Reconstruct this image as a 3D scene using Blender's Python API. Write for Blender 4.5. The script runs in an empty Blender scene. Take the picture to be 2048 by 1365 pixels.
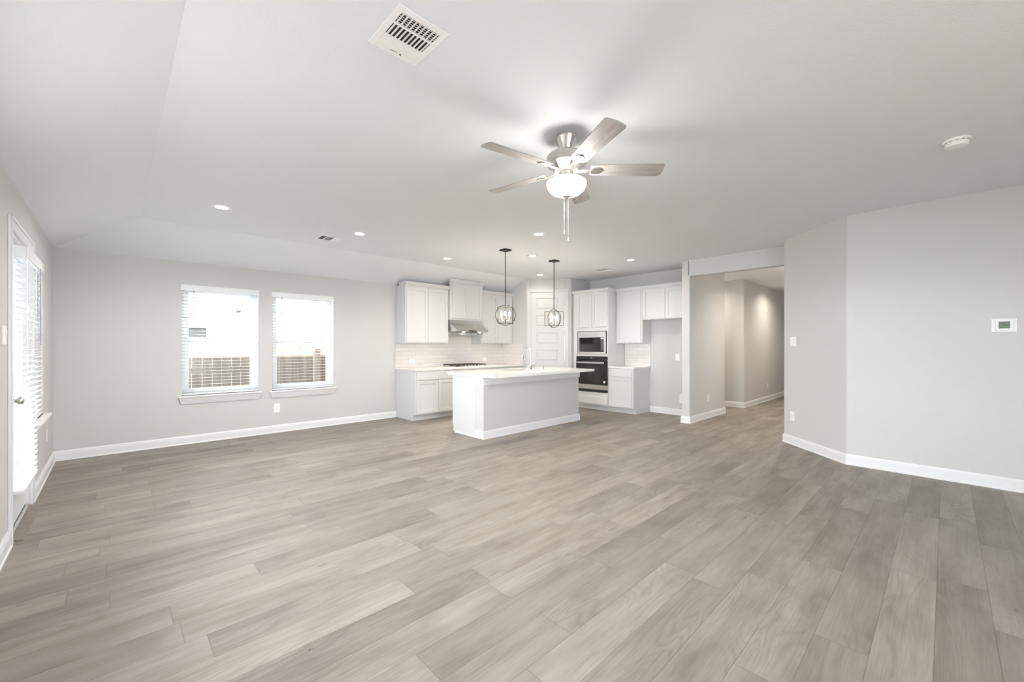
import bpy, bmesh, math, random
from mathutils import Vector, Matrix
random.seed(7)
S = bpy.context.scene
COL = S.collection
R = math.radians

# ------------------------------------------------------------------ camera
cam = bpy.data.cameras.new('camera')
cam.sensor_width = 36.0
cam.lens = 36.0 * 831.15 / 2048.0
cam.shift_y = 8.92 / 2048.0
cam.clip_start = 0.02
co = bpy.data.objects.new('camera', cam)
COL.objects.link(co)
co.location = (0, 0, 1.335)
co.rotation_euler = (R(90), 0, R(46.2475 - 90))
S.camera = co

# ------------------------------------------------------------------ view
S.view_settings.view_transform = 'Standard'
S.view_settings.look = 'None'
S.view_settings.gamma = 1.0
S.view_settings.use_curve_mapping = False
S.view_settings.exposure = 1.66
S.cycles.use_denoising = True
S.cycles.max_bounces = 10
S.cycles.diffuse_bounces = 6
S.cycles.glossy_bounces = 4
S.cycles.transmission_bounces = 6
S.cycles.transparent_max_bounces = 16
S.cycles.caustics_reflective = False
S.cycles.caustics_refractive = False
S.cycles.sample_clamp_indirect = 8.0

# ------------------------------------------------------------------ world: hazy sky, brightest low over the back garden
SKY_LOW, SKY_HIGH, SKY_BACK = 0.30, 9.0, 4.5
w = bpy.data.worlds.new('sky')
S.world = w
w.use_nodes = True
nt = w.node_tree
nt.nodes.clear()
tc = nt.nodes.new('ShaderNodeTexCoord')
dotn = nt.nodes.new('ShaderNodeVectorMath'); dotn.operation = 'DOT_PRODUCT'
dotn.inputs[1].default_value = Vector((-.96, .16, .14)).normalized()
nt.links.new(tc.outputs['Generated'], dotn.inputs[0])
mr = nt.nodes.new('ShaderNodeMapRange'); mr.interpolation_type = 'SMOOTHSTEP'
mr.inputs['From Min'].default_value = 0.30; mr.inputs['From Max'].default_value = 0.95
mr.inputs['To Min'].default_value = SKY_LOW; mr.inputs['To Max'].default_value = SKY_HIGH
nt.links.new(dotn.outputs['Value'], mr.inputs['Value'])
dot2 = nt.nodes.new('ShaderNodeVectorMath'); dot2.operation = 'DOT_PRODUCT'
dot2.inputs[1].default_value = Vector((.12, -.98, .10)).normalized()
nt.links.new(tc.outputs['Generated'], dot2.inputs[0])
mr2 = nt.nodes.new('ShaderNodeMapRange'); mr2.interpolation_type = 'SMOOTHSTEP'
mr2.inputs['From Min'].default_value = 0.25; mr2.inputs['From Max'].default_value = 0.9
mr2.inputs['To Min'].default_value = 0.0; mr2.inputs['To Max'].default_value = SKY_BACK
nt.links.new(dot2.outputs['Value'], mr2.inputs['Value'])
addn = nt.nodes.new('ShaderNodeMath'); addn.operation = 'ADD'
nt.links.new(mr.outputs['Result'], addn.inputs[0]); nt.links.new(mr2.outputs['Result'], addn.inputs[1])
bg = nt.nodes.new('ShaderNodeBackground')
bg.inputs['Color'].default_value = (0.86, 0.925, 1.0, 1)
nt.links.new(addn.outputs[0], bg.inputs['Strength'])
wo = nt.nodes.new('ShaderNodeOutputWorld')
nt.links.new(bg.outputs['Background'], wo.inputs['Surface'])

# ------------------------------------------------------------------ sun: comes over the roof onto the fence
sl = bpy.data.lights.new('sun', 'SUN')
sl.energy = 10.0
sl.angle = R(0.53)
sl.color = (1.0, 0.95, 0.86)
so = bpy.data.objects.new('sun', sl)
COL.objects.link(so)
el = R(54.6)
so.rotation_euler = Vector((0.03, math.cos(el), -math.sin(el))).to_track_quat('-Z', 'Y').to_euler()

# lamp powers, all together
P_CAN, P_HALL, P_PEND, P_HOOD, P_FAN, P_FANUP = 3.4, 11.0, 3.2, 13.0, 34.0, 1.6
BOWL, LENS, BULB = 12.0, 8.0, 14.0

# ------------------------------------------------------------------ mesh builder
class MB:
    def __init__(s):
        s.b = bmesh.new()
    def box(s, x0, x1, y0, y1, z0, z1):
        return s.frustum((x0, x1, y0, y1), z0, (x0, x1, y0, y1), z1)
    def frustum(s, a, z0, c, z1):
        v = [s.b.verts.new(p) for p in ((a[0], a[2], z0), (a[1], a[2], z0), (a[1], a[3], z0), (a[0], a[3], z0),
                                        (c[0], c[2], z1), (c[1], c[2], z1), (c[1], c[3], z1), (c[0], c[3], z1))]
        for f in ((3, 2, 1, 0), (4, 5, 6, 7), (0, 1, 5, 4), (1, 2, 6, 5), (2, 3, 7, 6), (3, 0, 4, 7)):
            s.b.faces.new([v[i] for i in f])
        return s
    def loft(s, rings, closed_ring=True, caps=True, closed_path=False):
        vs = [[s.b.verts.new(p) for p in r] for r in rings]
        n = len(vs[0])
        m = len(vs)
        for i in range(m if closed_path else m - 1):
            q0, q1 = vs[i], vs[(i + 1) % m]
            for j in range(n if closed_ring else n - 1):
                k = (j + 1) % n
                s.b.faces.new((q0[j], q0[k], q1[k], q1[j]))
        if caps and not closed_path:
            s.b.faces.new(list(reversed(vs[0])))
            s.b.faces.new(vs[-1])
        return s
    def prism(s, pts, z0, z1):
        return s.loft([[(x, y, z0) for x, y in pts], [(x, y, z1) for x, y in pts]])
    def extr(s, prof, x0, x1):
        return s.loft([[(x0, y, z) for y, z in prof], [(x1, y, z) for y, z in prof]])
    def lathe(s, prof, cx=0, cy=0, seg=32, ring=False):
        rings = []
        for r, z in prof:
            rings.append([(cx + max(r, 1e-4) * math.cos(2 * math.pi * k / seg), cy + max(r, 1e-4) * math.sin(2 * math.pi * k / seg), z) for k in range(seg)])
        return s.loft(rings, closed_path=ring)
    def tube(s, pts, r, seg=8, closed=False):
        P = [Vector(p) for p in pts]
        n = len(P)
        rr = r if isinstance(r, (list, tuple)) else [r] * n
        rings = []
        T0 = None
        for i in range(n):
            if closed:
                t = (P[(i + 1) % n] - P[i - 1]).normalized()
            else:
                t = (P[min(i + 1, n - 1)] - P[max(i - 1, 0)]).normalized()
            if T0 is None:
                up = Vector((0, 0, 1)) if abs(t.z) < 0.9 else Vector((1, 0, 0))
                nx = t.cross(up).normalized()
            else:
                nx = (nx - t * nx.dot(t)).normalized()
            T0 = t
            ny = t.cross(nx)
            rings.append([P[i] + (nx * math.cos(2 * math.pi * k / seg) + ny * math.sin(2 * math.pi * k / seg)) * rr[i] for k in range(seg)])
        return s.loft(rings, closed_path=closed)
    def sphere(s, c, r, sz=1.0, seg=16, rings=10):
        return s.lathe([(r * math.sin(math.pi * i / rings), c[2] - r * sz * math.cos(math.pi * i / rings)) for i in range(rings + 1)], c[0], c[1], seg)
    def sweep(s, pts, prof):
        """profile (out, z) swept along a 2D path, the room on the path's left"""
        P = [Vector(p) for p in pts]
        rings = []
        for i in range(len(P)):
            ns = []
            if i > 0:
                d = (P[i] - P[i - 1]).normalized(); ns.append(Vector((-d.y, d.x)))
            if i < len(P) - 1:
                d = (P[i + 1] - P[i]).normalized(); ns.append(Vector((-d.y, d.x)))
            m = ns[0] if len(ns) == 1 else (ns[0] + ns[1]) / (1 + ns[0].dot(ns[1]))
            rings.append([(P[i].x + m.x * t, P[i].y + m.y * t, z) for t, z in prof])
        return s.loft(rings)
    def build(s, name, mat, parent=None, bevel=0.0, smooth=False, seg=2):
        bmesh.ops.recalc_face_normals(s.b, faces=s.b.faces[:])
        me = bpy.data.meshes.new(name)
        s.b.to_mesh(me)
        s.b.free()
        me.materials.append(mat)
        o = bpy.data.objects.new(name, me)
        COL.objects.link(o)
        if parent is not None:
            o.parent = parent
        if smooth:
            me.shade_smooth()
            me.set_sharp_from_angle(angle=R(40))
        if bevel:
            b = o.modifiers.new('bevel', 'BEVEL')
            b.width = bevel; b.segments = seg; b.limit_method = 'ANGLE'; b.angle_limit = R(30)
        return o

def thing(name, label, cat, loc=(0, 0, 0), rz=0.0, group=None, kind=None):
    o = bpy.data.objects.new(name, None)
    COL.objects.link(o)
    o.location = loc
    o.rotation_euler = (0, 0, R(rz))
    o.empty_display_size = 0.1
    if kind:
        o['kind'] = kind
    else:
        o['label'] = label; o['category'] = cat
    if group:
        o['group'] = group
    return o

def tag(o, label, cat, group=None):
    o['label'] = label; o['category'] = cat
    if group: o['group'] = group
    return o

def struct(name, mb, mat, bevel=0.0, seg=2):
    o = mb.build(name, mat, None, bevel, seg=seg)
    o['kind'] = 'structure'
    return o

def copy_tree(o, parent=None):
    c = o.copy(); COL.objects.link(c); c.parent = parent
    for ch in list(o.children):
        copy_tree(ch, c)
    return c

# ------------------------------------------------------------------ materials
def newmat(name):
    m = bpy.data.materials.new(name)
    m.use_nodes = True
    nt = m.node_tree
    nt.nodes.clear()
    out = nt.nodes.new('ShaderNodeOutputMaterial')
    return m, nt, out

def nd(nt, typ, op=None, **inp):
    n = nt.nodes.new('ShaderNode' + typ)
    if op is not None:
        n.operation = op
    for k, v in inp.items():
        key = int(k[1:]) if k[0] == '_' and k[1:].isdigit() else k.replace('_', ' ')
        sock = n.inputs[key]
        if hasattr(v, 'is_linked') or isinstance(v, bpy.types.NodeSocket):
            nt.links.new(v, sock)
        else:
            sock.default_value = v
    return n

def pbr(name, col, rough=0.5, metal=0.0, spec=0.5, bump=0.0, bscale=60.0, bdetail=3.0, bdist=0.004, var=0.0, vscale=3.0, coat=0.0, aniso=None):
    m, nt, out = newmat(name)
    p = nt.nodes.new('ShaderNodeBsdfPrincipled')
    p.inputs['Base Color'].default_value = (*col, 1)
    p.inputs['Roughness'].default_value = rough
    p.inputs['Metallic'].default_value = metal
    p.inputs['Specular IOR Level'].default_value = spec
    p.inputs['Coat Weight'].default_value = coat
    tc = nt.nodes.new('ShaderNodeTexCoord')
    if bump:
        vec = tc.outputs['Object']
        if aniso:
            mp = nd(nt, 'Mapping', Vector=vec, Scale=aniso); vec = mp.outputs['Vector']
        n = nd(nt, 'TexNoise', Vector=vec, Scale=bscale, Detail=bdetail)
        b = nd(nt, 'Bump', Strength=bump, Distance=bdist, Height=n.outputs['Fac'])
        nt.links.new(b.outputs['Normal'], p.inputs['Normal'])
    if var:
        n2 = nd(nt, 'TexNoise', Vector=tc.outputs['Object'], Scale=vscale, Detail=4.0)
        mx = nt.nodes.new('ShaderNodeMix'); mx.data_type = 'RGBA'
        mx.inputs[6].default_value = (*[c * (1 - var) for c in col], 1)
        mx.inputs[7].default_value = (*[min(1, c * (1 + var)) for c in col], 1)
        nt.links.new(n2.outputs['Fac'], mx.inputs[0])
        nt.links.new(mx.outputs[2], p.inputs['Base Color'])
    nt.links.new(p.outputs['BSDF'], out.inputs['Surface'])
    return m

def emis(name, col, strength):
    m, nt, out = newmat(name)
    e = nd(nt, 'Emission', Color=(*col, 1), Strength=strength)
    nt.links.new(e.outputs['Emission'], out.inputs['Surface'])
    return m

def glass_mat(name, tint=(1, 1, 1), refl=0.006):
    m, nt, out = newmat(name)
    t = nd(nt, 'BsdfTransparent', Color=(*tint, 1))
    g = nd(nt, 'BsdfGlossy', Roughness=0.02)
    x = nd(nt, 'MixShader', Fac=refl)
    nt.links.new(t.outputs[0], x.inputs[1]); nt.links.new(g.outputs[0], x.inputs[2])
    nt.links.new(x.outputs[0], out.inputs['Surface'])
    return m

def math_(nt, op, a, b=0.0, c=None):
    n = nt.nodes.new('ShaderNodeMath'); n.operation = op
    for i, v in enumerate((a, b) if c is None else (a, b, c)):
        if isinstance(v, bpy.types.NodeSocket): nt.links.new(v, n.inputs[i])
        else: n.inputs[i].default_value = v
    return n.outputs[0]

def ramp(nt, fac, stops):
    r = nt.nodes.new('ShaderNodeValToRGB')
    e = r.color_ramp.elements
    while len(e) < len(stops): e.new(0.5)
    for el_, (p, c) in zip(e, stops):
        el_.position = p; el_.color = (*c, 1) if len(c) == 3 else c
    nt.links.new(fac, r.inputs['Fac'])
    return r.outputs['Color']

def mixc(nt, typ, fac, a, b):
    x = nt.nodes.new('ShaderNodeMix'); x.data_type = 'RGBA'; x.blend_type = typ
    for i, v in ((0, fac), (6, a), (7, b)):
        if isinstance(v, bpy.types.NodeSocket): nt.links.new(v, x.inputs[i])
        else: x.inputs[i].default_value = v if i == 0 else (*v, 1)
    return x.outputs[2]

def floor_mat():
    m, nt, out = newmat('vinyl_plank')
    p = nt.nodes.new('ShaderNodeBsdfPrincipled')
    tc = nt.nodes.new('ShaderNodeTexCoord')
    sp = nd(nt, 'SeparateXYZ', Vector=tc.outputs['Object'])
    x, y = sp.outputs['X'], sp.outputs['Y']
    v = math_(nt, 'DIVIDE', math_(nt, 'SUBTRACT', y, 0.036), 0.1935)
    row = math_(nt, 'FLOOR', v); fv = math_(nt, 'FRACT', v)
    wr = nt.nodes.new('ShaderNodeTexWhiteNoise'); wr.noise_dimensions = '1D'
    nt.links.new(row, wr.inputs['W'])
    u = math_(nt, 'ADD', math_(nt, 'DIVIDE', x, 1.22), math_(nt, 'MULTIPLY', wr.outputs['Value'], 7.3))
    col = math_(nt, 'FLOOR', u); fu = math_(nt, 'FRACT', u)
    cmb = nd(nt, 'CombineXYZ', X=row, Y=col, Z=0.0)
    wi = nt.nodes.new('ShaderNodeTexWhiteNoise'); wi.noise_dimensions = '3D'
    nt.links.new(cmb.outputs[0], wi.inputs['Vector'])
    idv = wi.outputs['Value']
    idz = math_(nt, 'MULTIPLY', idv, 91.7)
    def grain(sx, sy, detail, rough=0.55, dist=0.0):
        c = nd(nt, 'CombineXYZ', X=math_(nt, 'MULTIPLY', x, sx), Y=math_(nt, 'MULTIPLY', y, sy), Z=idz)
        n = nd(nt, 'TexNoise', Vector=c.outputs[0], Scale=1.0, Detail=detail, Roughness=rough, Distortion=dist)
        return n.outputs['Fac']
    broad = grain(1.5, 9.0, 4.0)
    blotch = grain(2.2, 3.5, 3.0)
    fine = grain(4.0, 170.0, 4.0, 0.7)
    ringn = grain(1.1, 6.0, 1.0, 0.4, 0.3)
    rings = math_(nt, 'MULTIPLY_ADD', math_(nt, 'SINE', math_(nt, 'MULTIPLY', ringn, 95.0)), 0.5, 0.5)
    ringmask = ramp(nt, grain(0.9, 4.0, 1.0), [(0.47, (0, 0, 0)), (0.62, (1, 1, 1))])
    # knots
    kc = nd(nt, 'CombineXYZ', X=math_(nt, 'MULTIPLY', x, 1.5), Y=math_(nt, 'MULTIPLY', y, 4.2), Z=idz)
    vo = nd(nt, 'TexVoronoi', Vector=kc.outputs[0], Scale=1.0, Randomness=1.0)
    knot = ramp(nt, vo.outputs['Distance'], [(0.0, (1, 1, 1)), (0.035, (0.8, 0.8, 0.8)), (0.06, (0.22, 0.22, 0.22)), (0.17, (0, 0, 0))])
    base = ramp(nt, broad, [(0.25, (0.188, 0.160, 0.132)), (0.45, (0.252, 0.221, 0.190)), (0.62, (0.295, 0.263, 0.230)), (0.8, (0.320, 0.289, 0.256))])
    c1 = mixc(nt, 'MULTIPLY', 0.62, base, ramp(nt, blotch, [(0.30, (0.66, 0.64, 0.62)), (0.48, (1, 1, 1))]))
    c2 = mixc(nt, 'MULTIPLY', 0.7, c1, ramp(nt, fine, [(0.3, (0.72, 0.70, 0.67)), (0.60, (1.06, 1.06, 1.06))]))
    rf = math_(nt, 'MULTIPLY', ringmask, 0.27)
    c3 = mixc(nt, 'MULTIPLY', rf, c2, ramp(nt, rings, [(0.0, (0.55, 0.50, 0.46)), (0.55, (1.05, 1.05, 1.05))]))
    c4 = mixc(nt, 'MULTIPLY', math_(nt, 'MULTIPLY', knot, 0.6), c3, (0.36, 0.30, 0.25))
    tone = ramp(nt, idv, [(0.0, (0.79, 0.775, 0.76)), (0.30, (0.95, 0.945, 0.94)), (0.7, (1.04, 1.04, 1.035)), (1.0, (1.15, 1.15, 1.145))])
    c5 = mixc(nt, 'MULTIPLY', 1.0, c4, tone)
    # seams
    e1 = math_(nt, 'MINIMUM', fv, math_(nt, 'SUBTRACT', 1.0, fv))
    e2 = math_(nt, 'MULTIPLY', math_(nt, 'MINIMUM', fu, math_(nt, 'SUBTRACT', 1.0, fu)), 1.22 / 0.1935)
    seam = ramp(nt, math_(nt, 'MINIMUM', e1, e2), [(0.0, (1, 1, 1)), (0.004, (0.9, 0.9, 0.9)), (0.013, (0, 0, 0))])
    c6 = mixc(nt, 'MULTIPLY', math_(nt, 'MULTIPLY', seam, 0.55), c5, (0.35, 0.31, 0.28))
    nt.links.new(c6, p.inputs['Base Color'])
    p.inputs['Specular IOR Level'].default_value = 0.8
    rg = math_(nt, 'MULTIPLY_ADD', fine, 0.14, 0.45)
    nt.links.new(rg, p.inputs['Roughness'])
    hgt = math_(nt, 'SUBTRACT', math_(nt, 'MULTIPLY', fine, 0.25), seam)
    b = nd(nt, 'Bump', Strength=0.18, Distance=0.0015, Height=hgt)
    nt.links.new(b.outputs['Normal'], p.inputs['Normal'])
    nt.links.new(p.outputs['BSDF'], out.inputs['Surface'])
    return m

def tile_mat():
    m, nt, out = newmat('subway_tile')
    p = nt.nodes.new('ShaderNodeBsdfPrincipled')
    tc = nt.nodes.new('ShaderNodeTexCoord')
    sp = nd(nt, 'SeparateXYZ', Vector=tc.outputs['Object'])
    u = math_(nt, 'ADD', sp.outputs['X'], sp.outputs['Y'])
    z = math_(nt, 'SUBTRACT', sp.outputs['Z'], 0.915)
    c = nd(nt, 'CombineXYZ', X=u, Y=z, Z=0.0)
    br = nt.nodes.new('ShaderNodeTexBrick')
    br.offset = 0.5
    nt.links.new(c.outputs[0], br.inputs['Vector'])
    for k, val in (('Scale', 1.0), ('Mortar Size', 0.0022), ('Mortar Smooth', 0.15), ('Bias', 0.0), ('Brick Width', 0.305), ('Row Height', 0.0765)):
        br.inputs[k].default_value = val
    br.inputs['Color1'].default_value = (0.80, 0.765, 0.735, 1)
    br.inputs['Color2'].default_value = (0.75, 0.71, 0.68, 1)
    br.inputs['Mortar'].default_value = (0.60, 0.565, 0.535, 1)
    nt.links.new(br.outputs['Color'], p.inputs['Base Color'])
    p.inputs['Roughness'].default_value = 0.10
    n = nd(nt, 'TexNoise', Vector=c.outputs[0], Scale=14.0, Detail=2.0)
    h = math_(nt, 'SUBTRACT', math_(nt, 'MULTIPLY', n.outputs['Fac'], 0.8), math_(nt, 'MULTIPLY', br.outputs['Fac'], 0.5))
    b = nd(nt, 'Bump', Strength=0.45, Distance=0.004, Height=h)
    nt.links.new(b.outputs['Normal'], p.inputs['Normal'])
    nt.links.new(p.outputs['BSDF'], out.inputs['Surface'])
    return m

def wood_mat(name, dark, light, sx, sy, sz, rough=0.45, scale=1.0):
    m, nt, out = newmat(name)
    p = nt.nodes.new('ShaderNodeBsdfPrincipled')
    tc = nt.nodes.new('ShaderNodeTexCoord')
    mp = nd(nt, 'Mapping', Vector=tc.outputs['Object'], Scale=(sx, sy, sz))
    n = nd(nt, 'TexNoise', Vector=mp.outputs[0], Scale=scale, Detail=5.0, Roughness=0.6)
    nt.links.new(ramp(nt, n.outputs['Fac'], [(0.3, dark), (0.7, light)]), p.inputs['Base Color'])
    p.inputs['Roughness'].default_value = rough
    nt.links.new(p.outputs['BSDF'], out.inputs['Surface'])
    return m

def siding_mat():
    m, nt, out = newmat('lap_siding')
    p = nt.nodes.new('ShaderNodeBsdfPrincipled')
    tc = nt.nodes.new('ShaderNodeTexCoord')
    sp = nd(nt, 'SeparateXYZ', Vector=tc.outputs['Object'])
    f = math_(nt, 'FRACT', math_(nt, 'DIVIDE', sp.outputs['Z'], 0.18))
    c = ramp(nt, f, [(0.0, (0.55, 0.54, 0.52)), (0.06, (0.50, 0.50, 0.49)), (1.0, (0.54, 0.54, 0.53))])
    nt.links.new(c, p.inputs['Base Color'])
    p.inputs['Roughness'].default_value = 0.7
    nt.links.new(p.outputs['BSDF'], out.inputs['Surface'])
    return m

M = {}
M['wall'] = pbr('wall_paint', (0.635, 0.630, 0.618), 0.75, bump=0.12, bscale=90, bdist=0.003)
M['ceil'] = pbr('ceiling_paint', (0.82, 0.838, 0.872), 0.85, bump=0.35, bscale=75, bdist=0.004)
M['trim'] = pbr('trim_white', (0.82, 0.825, 0.83), 0.35)
M['cab'] = pbr('cabinet_white', (0.685, 0.69, 0.69), 0.35)
M['quartz'] = pbr('white_quartz', (0.83, 0.825, 0.81), 0.10, var=0.02, vscale=4)
M['vinyl'] = pbr('white_vinyl', (0.77, 0.79, 0.815), 0.35)
M['slat'] = pbr('blind_white', (0.86, 0.87, 0.88), 0.4)
M['plate'] = pbr('plate_white', (0.91, 0.91, 0.905), 0.3)
M['slot'] = pbr('slot_dark', (0.12, 0.12, 0.12), 0.6)
M['gap'] = pbr('duct_dark', (0.03, 0.032, 0.035), 0.8)
M['nickel'] = pbr('brushed_nickel', (0.66, 0.645, 0.62), 0.30, metal=1.0, bump=0.05, bscale=40, aniso=(1, 1, 14))
M['steel'] = pbr('stainless_steel', (0.62, 0.605, 0.585), 0.28, metal=1.0, bump=0.06, bscale=30, aniso=(1, 1, 25))
M['chrome'] = pbr('faucet_steel', (0.60, 0.60, 0.59), 0.16, metal=1.0)
M['bronze'] = pbr('dark_bronze', (0.020, 0.018, 0.016), 0.5, metal=0.2)
M['iron'] = pbr('cast_iron', (0.028, 0.026, 0.025), 0.6)
M['black'] = pbr('black_glass', (0.012, 0.011, 0.010), 0.06, spec=0.6)
M['darkin'] = pbr('dark_panel', (0.035, 0.032, 0.030), 0.35)
M['bowl'] = emis('frosted_bowl_lit', (1.0, 0.965, 0.90), BOWL)
M['lens'] = emis('downlight_lens_lit', (1.0, 0.97, 0.92), LENS)
M['bulb'] = emis('bulb_lit', (1.0, 0.90, 0.74), BULB)
M['led'] = emis('display_lit', (0.85, 0.95, 1.0), 1.2)
M['candle'] = pbr('candle_sleeve', (0.80, 0.77, 0.70), 0.5)
M['glass'] = glass_mat('window_glass')
M['lcd'] = pbr('lcd_green', (0.205, 0.265, 0.200), 0.25)
M['lcdink'] = pbr('lcd_ink', (0.05, 0.09, 0.05), 0.5)
M['doorw'] = pbr('door_white', (0.66, 0.665, 0.665), 0.4)
M['chain'] = pbr('chain_nickel', (0.22, 0.215, 0.21), 0.5, metal=0.4)
M['keys'] = pbr('keypad_grey', (0.10, 0.10, 0.10), 0.4)
M['lcdb'] = pbr('lcd_bezel', (0.16, 0.17, 0.155), 0.4)
M['ovenwin'] = pbr('oven_window', (0.020, 0.018, 0.016), 0.05, spec=0.6)
M['blade'] = wood_mat('fan_blade_driftwood', (0.30, 0.275, 0.26), (0.47, 0.445, 0.43), 4.0, 55.0, 10.0, 0.45)
M['strip'] = wood_mat('threshold_wood', (0.15, 0.12, 0.10), (0.26, 0.22, 0.185), 40.0, 3.0, 10.0)
M['fence'] = wood_mat('weathered_fence', (0.13, 0.106, 0.085), (0.25, 0.215, 0.175), 9.0, 9.0, 0.8, 0.85)
M['fencedark'] = wood_mat('weathered_post', (0.16, 0.135, 0.11), (0.30, 0.25, 0.21), 20.0, 20.0, 1.5, 0.85)
M['siding'] = siding_mat()
M['beige'] = pbr('beige_trim', (0.62, 0.55, 0.45), 0.7)
M['soil'] = pbr('dry_grass', (0.16, 0.155, 0.11), 0.95, var=0.3, vscale=8)
M['concrete'] = pbr('patio_concrete', (0.24, 0.235, 0.23), 0.9, var=0.06, vscale=5)
M['roof'] = pbr('roof_deck', (0.30, 0.28, 0.26), 0.9)
M['darkglass'] = pbr('far_window_glass', (0.030, 0.034, 0.032), 0.5, spec=0.1)
M['floor'] = floor_mat()
M['tile'] = tile_mat()

# ------------------------------------------------------------------ room dimensions (metres; X along the window wall, Y along the left wall)
XL, YB, XR = -0.506, 7.093, 5.947
ZW, ZC, CR = 2.465, 2.795, 0.726
YR = -2.6
WT = 0.14

# ---- floor and ground
struct('floor', MB().prism([(XL - WT, YR), (13.3, YR), (13.3, YB + WT), (XL - WT, YB + WT)], -0.10, 0.0), M['floor'])
struct('ground', MB().box(-14, 20, YR - 6, 18, -0.5, -0.45), M['soil'])
struct('ground_patio', MB().box(-4.2, XL - WT, YR, 7.6, -0.45, -0.12), M['concrete'])

# ---- ceiling: flat field with two sloped edges
mb = MB()
xa, yb_ = XL + CR, YB - CR
v = [mb.b.verts.new(p) for p in ((XL - .01, YR, ZW - .0045), (xa, YR, ZC), (xa, yb_, ZC), (XL - .01, YB + .01, ZW - .0045), (8.1, YB + .01, ZW - .0045), (8.1, yb_, ZC), (8.1, 3.1, ZC), (7.2, 3.1, ZC), (7.2, YR, ZC))]
for f in ((0, 1, 2, 3), (3, 2, 5, 4), (1, 8, 7, 2), (2, 7, 6, 5)):
    mb.b.faces.new([v[i] for i in f])
struct('ceiling', mb, M['ceil'])
struct('ceiling_hall', MB().box(7.2, 13.3, 1.4, 3.1, 2.75, 2.79).box(8.65, 9.9, 3.1, 4.62, 2.75, 2.79), M['ceil'])
struct('roof', MB().box(XL - 0.6, 13.6, YR - 0.3, 7.6, 3.0, 3.1), M['roof'])

# ---- walls
D0, D1, DH = 4.35, 5.27, 2.115          # patio door opening
W3 = (5.43, 6.19, 0.66, 2.13)           # window by the door
G2 = (1.5, 3.45, 0.90, 2.13)             # unseen window added in the same wall beside the camera, for daylight
mb = MB()
def wallpiece(y0, y1, z0, z1): mb.box(XL - WT, XL, y0, y1, z0, z1)
ZT = 2.9
wallpiece(YR, G2[0], -.1, ZT); wallpiece(G2[1], D0, -.1, ZT); wallpiece(D1, W3[0], -.1, ZT); wallpiece(W3[1], YB + WT, -.1, ZT)
for a in (G2, W3):
    wallpiece(a[0], a[1], -.1, a[2]); wallpiece(a[0], a[1], a[3], ZT)
wallpiece(D0, D1, -.1, 0.0); wallpiece(D0, D1, DH, ZT)
struct('wall_left', mb, M['wall'])

WA = (0.655, 1.552, 0.655, 2.15)
WB = (1.738, 2.649, 0.645, 2.15)
mb = MB()
mb.box(XL, WA[0], YB, YB + WT, -.1, ZT); mb.box(WA[1], WB[0], YB, YB + WT, -.1, ZT); mb.box(WB[1], 8.1, YB, YB + WT, -.1, ZT)
for a in (WA, WB):
    mb.box(a[0], a[1], YB, YB + WT, -.1, a[2]); mb.box(a[0], a[1], YB, YB + WT, a[3], ZT)
struct('wall_back', mb, M['wall'])

struct('wall_right', MB().prism([(XR, YR), (XR, 0.774), (6.734, 1.56), (13.3, 1.56), (13.3, YR)], -.1, ZT), M['wall'], 0.012, 3)
G3 = (-0.2, 2.3, 0.30, 2.20)             # extra window, added behind the camera to light the room
mb = MB().box(XL - WT, G3[0], YR - WT, YR, -.1, ZT).box(G3[1], XR + .1, YR - WT, YR, -.1, ZT).box(G3[0], G3[1], YR - WT, YR, -.1, G3[2]).box(G3[0], G3[1], YR - WT, YR, G3[3], ZT)
struct('wall_rear', mb, M['wall'])
# outside: unseen wing, low wall and roof, added to keep light off the glass door
struct('light_block_wing', MB().box(-4.0, XL - WT, 3.78, 3.92, -.45, 3.0), M['siding'])
struct('light_block_wall', MB().box(-4.1, -4.0, 3.92, 7.9, -.45, 1.45), M['siding'])
struct('light_block_roof', MB().box(-4.2, XL - .6, 3.5, 7.9, 2.75, 2.85), M['roof'])
struct('wall_hall', MB().prism([(7.107, 3.03), (8.73, 3.03), (8.73, 4.5), (8.59, 4.5), (8.59, 3.168), (7.107, 3.168)], -.1, ZT), M['wall'], 0.012, 3)
struct('wall_header', MB().box(7.107, 7.247, 1.45, 3.06, 2.52, ZT), M['wall'], 0.010, 3)
struct('wall_kitchen', MB().box(7.80, 7.94, 3.168, 5.62, -.1, ZT), M['wall'])
struct('wall_passage', MB().prism([(13.3, 2.985), (9.72, 2.985), (9.72, 4.5), (8.5, 4.5), (8.5, 4.62), (9.86, 4.62), (9.86, 3.12), (13.3, 3.12)], -.1, ZT), M['wall'], 0.012, 3)
struct('wall_hall_end', MB().box(13.2, 13.34, 1.4, 3.1, -.1, ZT), M['wall'])
# pantry corner: a stub along Y, the diagonal with the door opening, a stub back to the kitchen wall
P0, P1 = Vector((6.48, 6.327)), Vector((7.127, 5.60))
UD = (P1 - P0).normalized(); ND = Vector((UD.y, -UD.x)); LD = (P1 - P0).length     # ND points into the kitchen
if ND.y > 0: ND = -ND
def dg(u, n): q = P0 + UD * u + ND * n; return (q.x, q.y)
U0, U1, ZD = 0.095, 0.845, 2.495
struct('wall_pantry', MB().prism([(6.48, YB + .02), (6.48, 6.327), dg(U0, 0), dg(U0, -.12), (6.60, 6.40), (6.60, YB + .02)], -.1, ZT)
       .prism([dg(U1, 0), (7.127, 5.60), (7.95, 5.60), (7.95, 5.72), (7.2, 5.72), dg(U1, -.12)], -.1, ZT)
       .prism([dg(U0, 0), dg(U1, 0), dg(U1, -.12), dg(U0, -.12)], ZD, ZT), M['wall'], 0.008, 2)

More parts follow.
